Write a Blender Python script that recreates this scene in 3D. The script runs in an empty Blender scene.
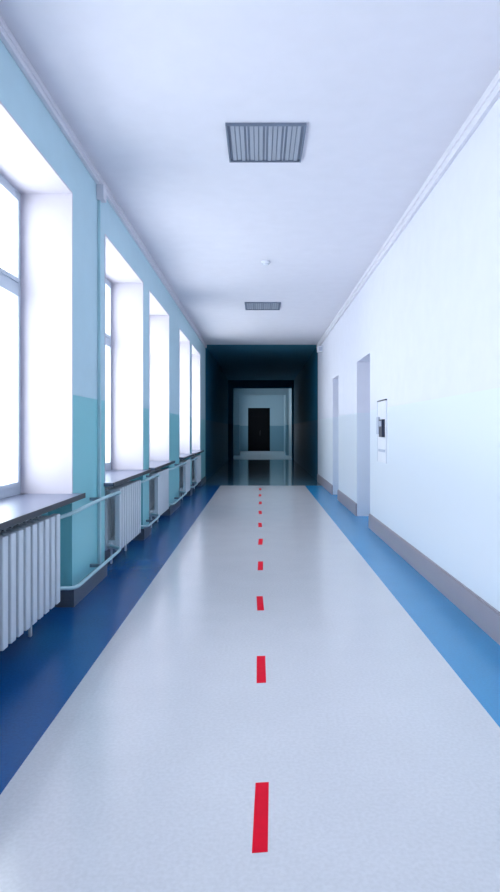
import bpy, bmesh, math
from mathutils import Vector, Matrix
S=bpy.context.scene
S.view_settings.view_transform='Standard'
S.view_settings.look='None'
S.view_settings.exposure=0.0

# ---------------- materials ----------------
def srgb(r,g,b):
    def f(c):
        c/=255.0
        return c/12.92 if c<=0.04045 else ((c+0.055)/1.055)**2.4
    return (f(r),f(g),f(b),1)
def mat(name,col,rough=0.6,spec=0.5,metal=0.0,noise=0.04,nscale=6.0,bump=0.0,speck=0.0):
    m=bpy.data.materials.new(name); m.use_nodes=True
    nt=m.node_tree; b=nt.nodes['Principled BSDF']
    b.inputs['Roughness'].default_value=rough
    b.inputs['Metallic'].default_value=metal
    b.inputs['Specular IOR Level'].default_value=spec
    tc=nt.nodes.new('ShaderNodeTexCoord')
    n=nt.nodes.new('ShaderNodeTexNoise'); n.inputs['Scale'].default_value=nscale; n.inputs['Detail'].default_value=4
    nt.links.new(tc.outputs['Object'],n.inputs['Vector'])
    mx=nt.nodes.new('ShaderNodeMix'); mx.data_type='RGBA'
    c=srgb(*col)
    mx.inputs[6].default_value=(c[0]*(1-noise),c[1]*(1-noise),c[2]*(1-noise),1)
    mx.inputs[7].default_value=(min(1,c[0]*(1+noise)),min(1,c[1]*(1+noise)),min(1,c[2]*(1+noise)),1)
    nt.links.new(n.outputs['Fac'],mx.inputs[0])
    out=mx.outputs[2]
    if speck>0:
        n3=nt.nodes.new('ShaderNodeTexNoise'); n3.inputs['Scale'].default_value=70; n3.inputs['Detail'].default_value=3
        nt.links.new(tc.outputs['Object'],n3.inputs['Vector'])
        mr=nt.nodes.new('ShaderNodeMapRange'); mr.inputs['From Min'].default_value=0.35; mr.inputs['From Max'].default_value=0.65
        mr.inputs['To Min'].default_value=1-speck; mr.inputs['To Max'].default_value=1.0
        nt.links.new(n3.outputs['Fac'],mr.inputs['Value'])
        vm=nt.nodes.new('ShaderNodeVectorMath'); vm.operation='SCALE'
        nt.links.new(out,vm.inputs[0]); nt.links.new(mr.outputs['Result'],vm.inputs['Scale']); out=vm.outputs[0]
    nt.links.new(out,b.inputs['Base Color'])
    if bump>0:
        n2=nt.nodes.new('ShaderNodeTexNoise'); n2.inputs['Scale'].default_value=25
        nt.links.new(tc.outputs['Object'],n2.inputs['Vector'])
        bp=nt.nodes.new('ShaderNodeBump'); bp.inputs['Strength'].default_value=bump; bp.inputs['Distance'].default_value=0.01
        nt.links.new(n2.outputs['Fac'],bp.inputs['Height']); nt.links.new(bp.outputs['Normal'],b.inputs['Normal'])
    return m
def dado(name,up,low,z,rough_up=0.6,rough_low=0.35,spec=0.4):
    m=mat(name,up,rough_up,spec); nt=m.node_tree; b=nt.nodes['Principled BSDF']
    tc=nt.nodes.new('ShaderNodeTexCoord'); sx=nt.nodes.new('ShaderNodeSeparateXYZ')
    nt.links.new(tc.outputs['Object'],sx.inputs[0])
    lt=nt.nodes.new('ShaderNodeMath'); lt.operation='LESS_THAN'; lt.inputs[1].default_value=z
    nt.links.new(sx.outputs['Z'],lt.inputs[0])
    mx=nt.nodes.new('ShaderNodeMix'); mx.data_type='RGBA'
    nt.links.new(lt.outputs[0],mx.inputs[0])
    src=b.inputs['Base Color'].links[0].from_socket
    nt.links.new(src,mx.inputs[6]); mx.inputs[7].default_value=srgb(*low)
    nt.links.new(mx.outputs[2],b.inputs['Base Color'])
    mr=nt.nodes.new('ShaderNodeMix'); mr.data_type='FLOAT'
    nt.links.new(lt.outputs[0],mr.inputs[0]); mr.inputs[2].default_value=rough_up; mr.inputs[3].default_value=rough_low
    nt.links.new(mr.outputs[0],b.inputs['Roughness'])
    return m
M={}
M['wallL']=dado('paint_left',(188,218,229),(132,204,212),1.5)
M['wallR']=dado('paint_right',(223,224,236),(218,226,237),1.5)
M['dark']=dado('dark_paint',(34,102,130),(28,88,116),1.5,0.8,0.6,0.12)  # gloom of the windowless stretch painted into the wall colour
M['darkceil']=mat('dark_ceiling',(74,140,164),0.8,0.1)  # ceiling colour darkened to paint in the shade past the last windows
M['ceil']=mat('ceiling_paint',(225,224,233),0.7,0.3)
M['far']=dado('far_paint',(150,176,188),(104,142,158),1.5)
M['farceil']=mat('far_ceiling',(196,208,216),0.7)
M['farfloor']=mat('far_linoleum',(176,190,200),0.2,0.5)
M['white']=mat('white_linoleum',(206,207,213),0.19,0.6,noise=0.05,nscale=3,bump=0.01,speck=0.08)
M['blue']=mat('blue_linoleum',(6,86,154),0.25,0.5,noise=0.1,nscale=4,bump=0.02,speck=0.15)
M['blueR']=mat('light_blue_linoleum',(38,140,196),0.25,0.5,noise=0.08,nscale=4,bump=0.02,speck=0.1)  # right blue strip: window glare painted in as a lighter blue
M['darkfloor']=mat('dark_tile',(84,124,142),0.12,0.6)  # floor of the unlit stretch, its shade put into the base colour
M['red']=mat('red_tape',(218,0,40),0.5,0.1,noise=0.1,nscale=30)
M['reveal']=mat('reveal_plaster',(206,201,211),0.6,0.3)
M['frame']=mat('window_frame',(196,208,220),0.4)
M['sill']=mat('sill_top',(110,116,138),0.3)
M['silledge']=mat('sill_edge',(30,36,48),0.4)
M['base']=mat('skirting_right',(148,142,152),0.45)
M['baseL']=mat('skirting_left',(88,98,112),0.45)
M['rad']=mat('radiator_enamel',(210,220,228),0.35)
M['pipe']=mat('pipe_enamel',(176,212,220),0.35)
M['tray']=mat('trunking',(222,221,230),0.5)
M['door']=mat('door_paint',(205,206,220),0.4)
M['ddoor']=mat('dark_door',(6,8,13),0.7,0.1)
M['metal']=mat('brushed_metal',(150,155,165),0.35,metal=0.9)
M['dmetal']=mat('dark_metal',(60,60,66),0.4,metal=0.9)
M['louv']=mat('louvre_metal',(160,167,180),0.5,metal=0.0)
M['louvd']=mat('louvre_back',(116,126,144),0.5)
M['plast']=mat('white_plastic',(226,229,238),0.4)
M['black']=mat('black_plastic',(34,42,66),0.35)
M['boxred']=mat('label_grey',(182,190,208),0.5)
g=bpy.data.materials.new('window_glass'); g.use_nodes=True; nt=g.node_tree
nt.nodes.remove(nt.nodes['Principled BSDF'])
o=nt.nodes['Material Output']; t=nt.nodes.new('ShaderNodeBsdfTransparent'); gl=nt.nodes.new('ShaderNodeBsdfGlossy'); gl.inputs['Roughness'].default_value=0.05
mx=nt.nodes.new('ShaderNodeMixShader'); mx.inputs[0].default_value=0.05
nt.links.new(t.outputs[0],mx.inputs[1]); nt.links.new(gl.outputs[0],mx.inputs[2]); nt.links.new(mx.outputs[0],o.inputs[0])
M['glass']=g

# ---------------- builder ----------------
class B:
    def __init__(s,name): s.name=name; s.bm=bmesh.new(); s.mats=[]
    def mi(s,m):
        if m not in s.mats: s.mats.append(m)
        return s.mats.index(m)
    def box(s,x0,x1,y0,y1,z0,z1,m):
        i=s.mi(m); bm=s.bm
        v=[bm.verts.new(p) for p in [(x0,y0,z0),(x1,y0,z0),(x1,y1,z0),(x0,y1,z0),(x0,y0,z1),(x1,y0,z1),(x1,y1,z1),(x0,y1,z1)]]
        for f in [(3,2,1,0),(4,5,6,7),(0,1,5,4),(1,2,6,5),(2,3,7,6),(3,0,4,7)]:
            q=bm.faces.new([v[k] for k in f]); q.material_index=i
        return s
    def tube(s,pts,r,m,n=12):
        i=s.mi(m); bm=s.bm; pts=[Vector(p) for p in pts]; rings=[]
        up=None
        for k,p in enumerate(pts):
            d=(pts[min(k+1,len(pts)-1)]-pts[max(k-1,0)]).normalized()
            if up is None: up=Vector((0,0,1)) if abs(d.z)<0.9 else Vector((1,0,0))
            a=d.cross(up).normalized(); b=a.cross(d).normalized(); up=b
            rings.append([bm.verts.new(p+r*(a*math.cos(2*math.pi*j/n)+b*math.sin(2*math.pi*j/n))) for j in range(n)])
        for k in range(len(rings)-1):
            for j in range(n):
                f=bm.faces.new([rings[k][j],rings[k][(j+1)%n],rings[k+1][(j+1)%n],rings[k+1][j]]); f.material_index=i; f.smooth=True
        f=bm.faces.new(rings[0][::-1]); f.material_index=i
        f=bm.faces.new(rings[-1]); f.material_index=i
        return s
    def done(s,bevel=0):
        bmesh.ops.recalc_face_normals(s.bm,faces=s.bm.faces)
        me=bpy.data.meshes.new(s.name); s.bm.to_mesh(me); s.bm.free()
        for m in s.mats: me.materials.append(M[m])
        ob=bpy.data.objects.new(s.name,me); S.collection.objects.link(ob)
        if bevel:
            md=ob.modifiers.new('bevel','BEVEL'); md.width=bevel; md.segments=2; md.limit_method='ANGLE'
        return ob
def smooth(pts,it=3):
    pts=[Vector(p) for p in pts]
    for _ in range(it):
        q=[pts[0]]
        for a,b in zip(pts,pts[1:]): q+= [a*0.75+b*0.25,a*0.25+b*0.75]
        q.append(pts[-1]); pts=q
    return pts

H=3.33; XL=-1.33; XR=1.41; XO=-1.75; YB=-3.0; YD=15.6; YP=27.0; YE=38.0
NX=-1.50
# ---------------- floor / ceiling ----------------
f=B('floor')
f.box(-0.89,1.007,YB,14.4,-0.1,0,'white')
f.box(XO,-0.89,YB,14.4,-0.1,0,'blue')
f.box(1.007,1.75,YB,14.4,-0.1,0,'blueR')
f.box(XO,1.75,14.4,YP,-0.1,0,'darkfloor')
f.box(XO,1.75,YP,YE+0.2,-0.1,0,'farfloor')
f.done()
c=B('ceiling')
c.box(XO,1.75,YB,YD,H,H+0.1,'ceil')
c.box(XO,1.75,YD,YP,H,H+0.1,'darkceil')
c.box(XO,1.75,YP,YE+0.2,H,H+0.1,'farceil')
c.done()
# ---------------- left wall ----------------
ZS=0.80; ZT=2.93
wins=[(-2.2,-0.45),(0.55,2.35),(2.75,4.53),(5.48,7.27),(7.67,9.35),(10.55,12.1),(12.45,14.2)]
fwins=[(28.0,29.8),(32.6,34.4),(35.2,37.0)]
w=B('wall_left')
def wallrun(b,ws,y0,y1,m):
    y=y0
    for a,e in ws:
        b.box(XO,XL,y,a,0,H,m)
        b.box(XO,NX,a,e,0,ZS-0.04,m)
        b.box(XO,XL,a,e,ZT,H,m)
        y=e
    b.box(XO,XL,y,y1,0,H,m)
wallrun(w,wins,YB,YD,'wallL')
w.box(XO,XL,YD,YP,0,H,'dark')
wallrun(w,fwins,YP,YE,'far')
w.done()
# ---------------- windows ----------------
def window(i,a,e):
    b=B('window_%d'%i)
    t=0.012; xi=-1.70
    b.box(xi,XL+0.004,a,a+t,ZS,ZT,'reveal'); b.box(xi,XL+0.004,e-t,e,ZS,ZT,'reveal')
    b.box(xi,XL+0.004,a+t,e-t,ZT-t,ZT,'reveal')
    x0,x1=-1.75,-1.69; w_=0.06; zt=2.24
    b.box(x0,x1,a,a+w_,ZS,ZT,'frame'); b.box(x0,x1,e-w_,e,ZS,ZT,'frame')
    b.box(x0,x1,a+w_,e-w_,ZS,ZS+w_,'frame'); b.box(x0,x1,a+w_,e-w_,ZT-w_,ZT,'frame')
    b.box(x0,x1,a+w_,e-w_,zt-0.035,zt+0.035,'frame')
    m=(a+e)/2
    b.box(x0,x1,m-0.045,m+0.045,ZS+w_,zt-0.035,'frame')
    b.box(x0,x1,m-0.03,m+0.03,zt+0.035,ZT-w_,'frame')
    for (p,q) in [(a+w_,m-0.045),(m+0.045,e-w_)]:
        for (z0,z1) in [(ZS+w_,zt-0.035),(zt+0.035,ZT-w_)]:
            s=0.028; X0,X1=x0+0.01,x1+0.012
            b.box(X0,X1,p,p+s,z0,z1,'frame'); b.box(X0,X1,q-s,q,z0,z1,'frame')
            b.box(X0,X1,p+s,q-s,z0,z0+s,'frame'); b.box(X0,X1,p+s,q-s,z1-s,z1,'frame')
            b.box(-1.725,-1.721,p+s,q-s,z0+s,z1-s,'glass')
    b.box(-1.69,-1.675,m-0.06,m-0.035,1.45,1.58,'metal')
    b.box(-1.70,-1.25,a+0.001,e-0.001,ZS-0.03,ZS,'sill')
    b.box(-1.25,-1.243,a-0.04,e+0.03,ZS-0.032,ZS+0.002,'silledge')
    b.box(XL+0.002,-1.25,a-0.04,a+0.001,ZS-0.03,ZS,'sill'); b.box(XL+0.002,-1.25,e-0.001,e+0.03,ZS-0.03,ZS,'sill')
    b.done()
for i,(a,e) in enumerate(wins+fwins): window(i+1,a,e)
# ---------------- radiators ----------------
for k,(a,e) in enumerate(wins+fwins):
    b=B('radiator')
    y0=a+0.3; y1=e-0.42; n=int((y1-y0)/0.105); z0,z1=0.16,0.72
    y1=e-0.45; y0=y1-n*0.105
    for j in range(n):
        y=y0+j*0.105+0.05
        b.box(-1.315,-1.265,y-0.034,y+0.034,z0,z1,'rad')
        b.box(-1.435,-1.385,y-0.034,y+0.034,z0,z1,'rad')
        b.box(-1.385,-1.315,y-0.022,y+0.022,z1-0.09,z1-0.01,'rad')
        b.box(-1.385,-1.315,y-0.022,y+0.022,z0+0.01,z0+0.09,'rad')
    b.tube([(-1.35,y0-0.02,z1-0.05),(-1.35,y1+0.02,z1-0.05)],0.024,'rad')
    b.tube([(-1.35,y0-0.02,z0+0.05),(-1.35,y1+0.02,z0+0.05)],0.024,'rad')
    for yy in (y0+0.21,y1-0.21):
        b.box(NX,-1.36,yy-0.012,yy+0.012,z1-0.07,z1-0.04,'rad')
        b.box(-1.40,-1.38,yy-0.012,yy+0.012,0,z0+0.04,'rad')
    b.done(bevel=0.012)
def pipe(a,e):
    b=B('heating_pipe')
    xx=-1.235
    b.tube(smooth([(-1.35,a-0.43,0.67),(-1.33,a-0.32,0.67),(xx,a-0.25,0.70),(xx,a-0.02,0.71),(xx,e-0.05,0.71),(xx,e+0.1,0.71),(xx,e+0.2,0.69),(-1.33,e+0.25,0.67),(-1.35,e+0.3,0.67)]),0.013,'pipe')
    b.tube(smooth([(-1.35,a-0.43,0.21),(-1.33,a-0.32,0.21),(xx,a-0.25,0.19),(xx,a-0.02,0.19),(xx,e-0.05,0.19),(xx,e+0.1,0.19),(xx,e+0.2,0.20),(-1.33,e+0.25,0.21),(-1.35,e+0.3,0.21)]),0.013,'pipe')
    for z in (0.71,0.19):
        b.box(XL,xx,(a+e)/2-0.01,(a+e)/2+0.01,z-0.012,z+0.012,'metal')
    b.done()
for (p,q) in zip(wins,wins[1:]): pipe(p[1],q[0])
bl=B('baseboard_left')
ys=[YB]+[v for w_ in wins for v in w_]+[YD]
for j in range(0,len(ys),2):
    bl.box(XL,XL+0.018,ys[j],ys[j+1]+0.0,0,0.13,'baseL')
for a,e in wins:
    bl.box(NX,NX+0.015,a,e,0,0.13,'baseL')
    bl.box(NX+0.015,XL+0.018,e-0.018,e,0,0.13,'baseL')
    bl.box(NX+0.015,XL+0.018,a,a+0.018,0,0.13,'baseL')
bl.done()
# ---------------- right wall & doors ----------------
doors=[(-0.9,0.0),(8.2,9.3),(11.5,12.4)]
DH=2.24; XW=1.75
w=B('wall_right')
y=YB
for a,e in doors:
    w.box(XR,XW,y,a,0,H,'wallR'); w.box(XR,XW,a,e,DH,H,'wallR'); y=e
w.box(XR,XW,y,YD,0,H,'wallR')
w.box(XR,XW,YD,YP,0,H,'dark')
w.box(XR,XW,YP,YE,0,H,'far')
w.done()
br=B('baseboard_right')
ys=[YB]+[v for d in doors for v in d]+[YD]
for j in range(0,len(ys),2):
    br.box(XR-0.018,XR,ys[j],ys[j+1],0,0.17,'base')
    br.box(XR-0.012,XR,ys[j],ys[j+1],0.17,0.18,'base')
br.done()
for i,(a,e) in enumerate(doors):
    d=B('door_%d'%(i+1))
    x0=1.66
    d.box(x0-0.02,XW,a,a+0.06,0,DH,'door'); d.box(x0-0.02,XW,e-0.06,e,0,DH,'door'); d.box(x0-0.02,XW,a+0.06,e-0.06,DH-0.06,DH,'door')
    d.box(x0+0.02,XW-0.02,a+0.06,e-0.06,0.005,DH-0.06,'door')
    for z0,z1 in ((0.2,0.95),(1.15,2.0)):
        d.box(x0+0.005,x0+0.02,a+0.2,e-0.2,z0,z1,'door')
    d.tube([(x0+0.02,a+0.14,1.05),(x0-0.03,a+0.14,1.05),(x0-0.03,a+0.26,1.05)],0.01,'metal')
    d.done(bevel=0.004)
# ---------------- end walls ----------------
w=B('wall_back'); w.box(XO,XW,YB-0.2,YB,0,H,'wallR'); w.done()
w=B('wall_end')
dx0,dx1,dh=-0.71,0.59,2.56
w.box(XO,dx0,YE,YE+0.2,0,H,'far'); w.box(dx1,XW,YE,YE+0.2,0,H,'far'); w.box(dx0,dx1,YE,YE+0.2,dh,H,'far')
w.done()
d=B('door_4')
d.box(dx0,dx0+0.07,YE-0.01,YE+0.1,0,dh,'ddoor'); d.box(dx1-0.07,dx1,YE-0.01,YE+0.1,0,dh,'ddoor'); d.box(dx0+0.07,dx1-0.07,YE-0.01,YE+0.1,dh-0.07,dh,'ddoor')
d.box(dx0+0.07,dx1-0.07,YE,YE+0.1,2.08,2.14,'ddoor')
cx=(dx0+dx1)/2
for p,q in ((dx0+0.07,cx-0.001),(cx+0.001,dx1-0.07)):
    d.box(p,q,YE+0.03,YE+0.15,0.005,2.08,'ddoor'); d.box(p,q,YE+0.04,YE+0.15,2.14,dh-0.07,'ddoor')
    d.box(p+0.1,q-0.1,YE+0.015,YE+0.03,0.2,0.9,'ddoor'); d.box(p+0.1,q-0.1,YE+0.015,YE+0.03,1.1,1.95,'ddoor')
d.box(dx0,dx1,YE+0.15,YE+0.18,0,dh,'ddoor')
d.tube([(cx+0.06,YE+0.03,0.95),(cx+0.06,YE-0.03,0.95),(cx+0.06,YE-0.03,1.2),(cx+0.06,YE+0.03,1.2)],0.012,'dmetal')
d.done()
w=B('wall_partition')
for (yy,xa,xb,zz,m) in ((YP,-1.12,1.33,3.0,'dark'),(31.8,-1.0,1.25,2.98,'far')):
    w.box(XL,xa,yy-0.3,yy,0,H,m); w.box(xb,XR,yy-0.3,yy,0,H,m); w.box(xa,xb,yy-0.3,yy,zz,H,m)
w.done()
# ---------------- trunking ----------------
t=B('trim_1')
t.box(XL,XL+0.03,YB,YD,H-0.08,H,'tray'); t.box(XL,XL+0.04,YB,YD,H-0.05,H-0.042,'tray'); t.done(bevel=0.004)
t=B('trim_2')
t.box(XR-0.03,XR,YB,YD,H-0.12,H,'tray'); t.box(XR-0.042,XR,YB,YD,H-0.07,H-0.06,'tray'); t.done(bevel=0.004)
t=B('cable_conduit')
t.box(XL,XL+0.06,5.2,5.3,H-0.2,H-0.08,'tray')
t.box(XL,XL+0.025,5.235,5.265,0.14,H-0.2,'pipe'); t.done(bevel=0.004)
# ---------------- ceiling lights ----------------
def light(y0,y1,x0,x1):
    b=B('ceiling_light')
    z=H-0.02
    r=0.012
    b.box(x0,x1,y0,y1,H-0.004,H,'louvd')
    b.box(x0,x0+r,y0,y1,z,H-0.004,'louvd'); b.box(x1-r,x1,y0,y1,z,H-0.004,'louvd')
    b.box(x0+r,x1-r,y0,y0+r,z,H-0.004,'louvd'); b.box(x0+r,x1-r,y1-r,y1,z,H-0.004,'louvd')
    n=16; wd=(x1-x0-2*r)/n
    for j in range(1,n):
        xc=x0+r+wd*j; k=0.013 if j%4 else 0.005
        b.box(xc-k,xc+k,y0+r,y1-r,z+0.009+0.002*(j%3),H-0.004,'louv')
    b.done()
light(4.33,4.93,-0.235,0.315)
light(10.4,11.0,-0.25,0.34)
s=B('smoke_detector')
s.tube([(0.07,7.9,H),(0.07,7.9,H-0.025)],0.055,'plast',24); s.tube([(0.07,7.9,H-0.025),(0.07,7.9,H-0.05)],0.035,'plast',24); s.done(bevel=0.003)
s=B('wall_speaker')
s.box(XR-0.12,XR,14.3,14.5,3.0,3.13,'plast'); s.box(XR-0.10,XR-0.02,14.29,14.3,3.02,3.11,'boxred'); s.done(bevel=0.01)
# ---------------- wall control panel ----------------
p=B('wall_control_panel')
p.box(XR-0.015,XR,7.1,7.6,0.88,1.58,'plast')
p.box(XR-0.02,XR,7.1,7.6,1.58,1.595,'black')
p.box(XR-0.018,XR-0.015,7.59,7.6,0.88,1.58,'boxred')
p.box(XR-0.05,XR-0.015,7.15,7.33,1.17,1.37,'black')
p.box(XR-0.055,XR-0.05,7.17,7.31,1.29,1.35,'boxred')
p.box(XR-0.04,XR-0.015,7.44,7.54,1.2,1.4,'boxred')
p.box(XR-0.025,XR-0.015,7.14,7.5,1.0,1.03,'boxred')
p.done(bevel=0.003)
# ---------------- floor dashes ----------------
d=B('floor_marking_tape')
i=d.mi('red')
for k in range(10):
    y=1.89+1.27*k; dx=0.003*math.sin(k*2.1)
    y1=y+0.38; sk=0.004*math.cos(k*1.7)
    P=[(-0.020+dx-sk,y),(0.027+dx-sk,y+0.006),(0.027+dx+sk,y1),(-0.020+dx+sk,y1-0.004)]
    lo=[d.bm.verts.new((a,b,0.0)) for a,b in P]; hi=[d.bm.verts.new((a,b,0.0015)) for a,b in P]
    d.bm.faces.new(hi).material_index=i
    d.bm.faces.new(lo[::-1]).material_index=i
    for j in range(4): d.bm.faces.new([lo[j],lo[(j+1)%4],hi[(j+1)%4],hi[j]]).material_index=i
d.done()
# ---------------- light ----------------
wd=bpy.data.worlds.new('World'); S.world=wd; wd.use_nodes=True
bg=wd.node_tree.nodes['Background']; bg.inputs[0].default_value=(0.86,0.94,1.0,1); bg.inputs[1].default_value=7.0
for a,e in wins+fwins:
    L=bpy.data.lights.new('window_portal','AREA'); L.shape='RECTANGLE'; L.size=e-a; L.size_y=ZT-ZS
    L.cycles.is_portal=True
    o=bpy.data.objects.new('window_portal',L); S.collection.objects.link(o)
    o.location=(-1.78,(a+e)/2,(ZS+ZT)/2)
    o.rotation_euler=Matrix(((0,0,-1),(-1,0,0),(0,1,0))).to_euler()
# ---------------- camera ----------------
cam=bpy.data.cameras.new('camera'); co=bpy.data.objects.new('camera',cam); S.collection.objects.link(co)
co.location=(0,0,1.25); co.rotation_euler=(math.radians(90),0,0)
cam.sensor_width=36; cam.lens=640/892*36
cam.shift_x=-10/892; cam.shift_y=-16/892; cam.clip_start=0.02
S.camera=co
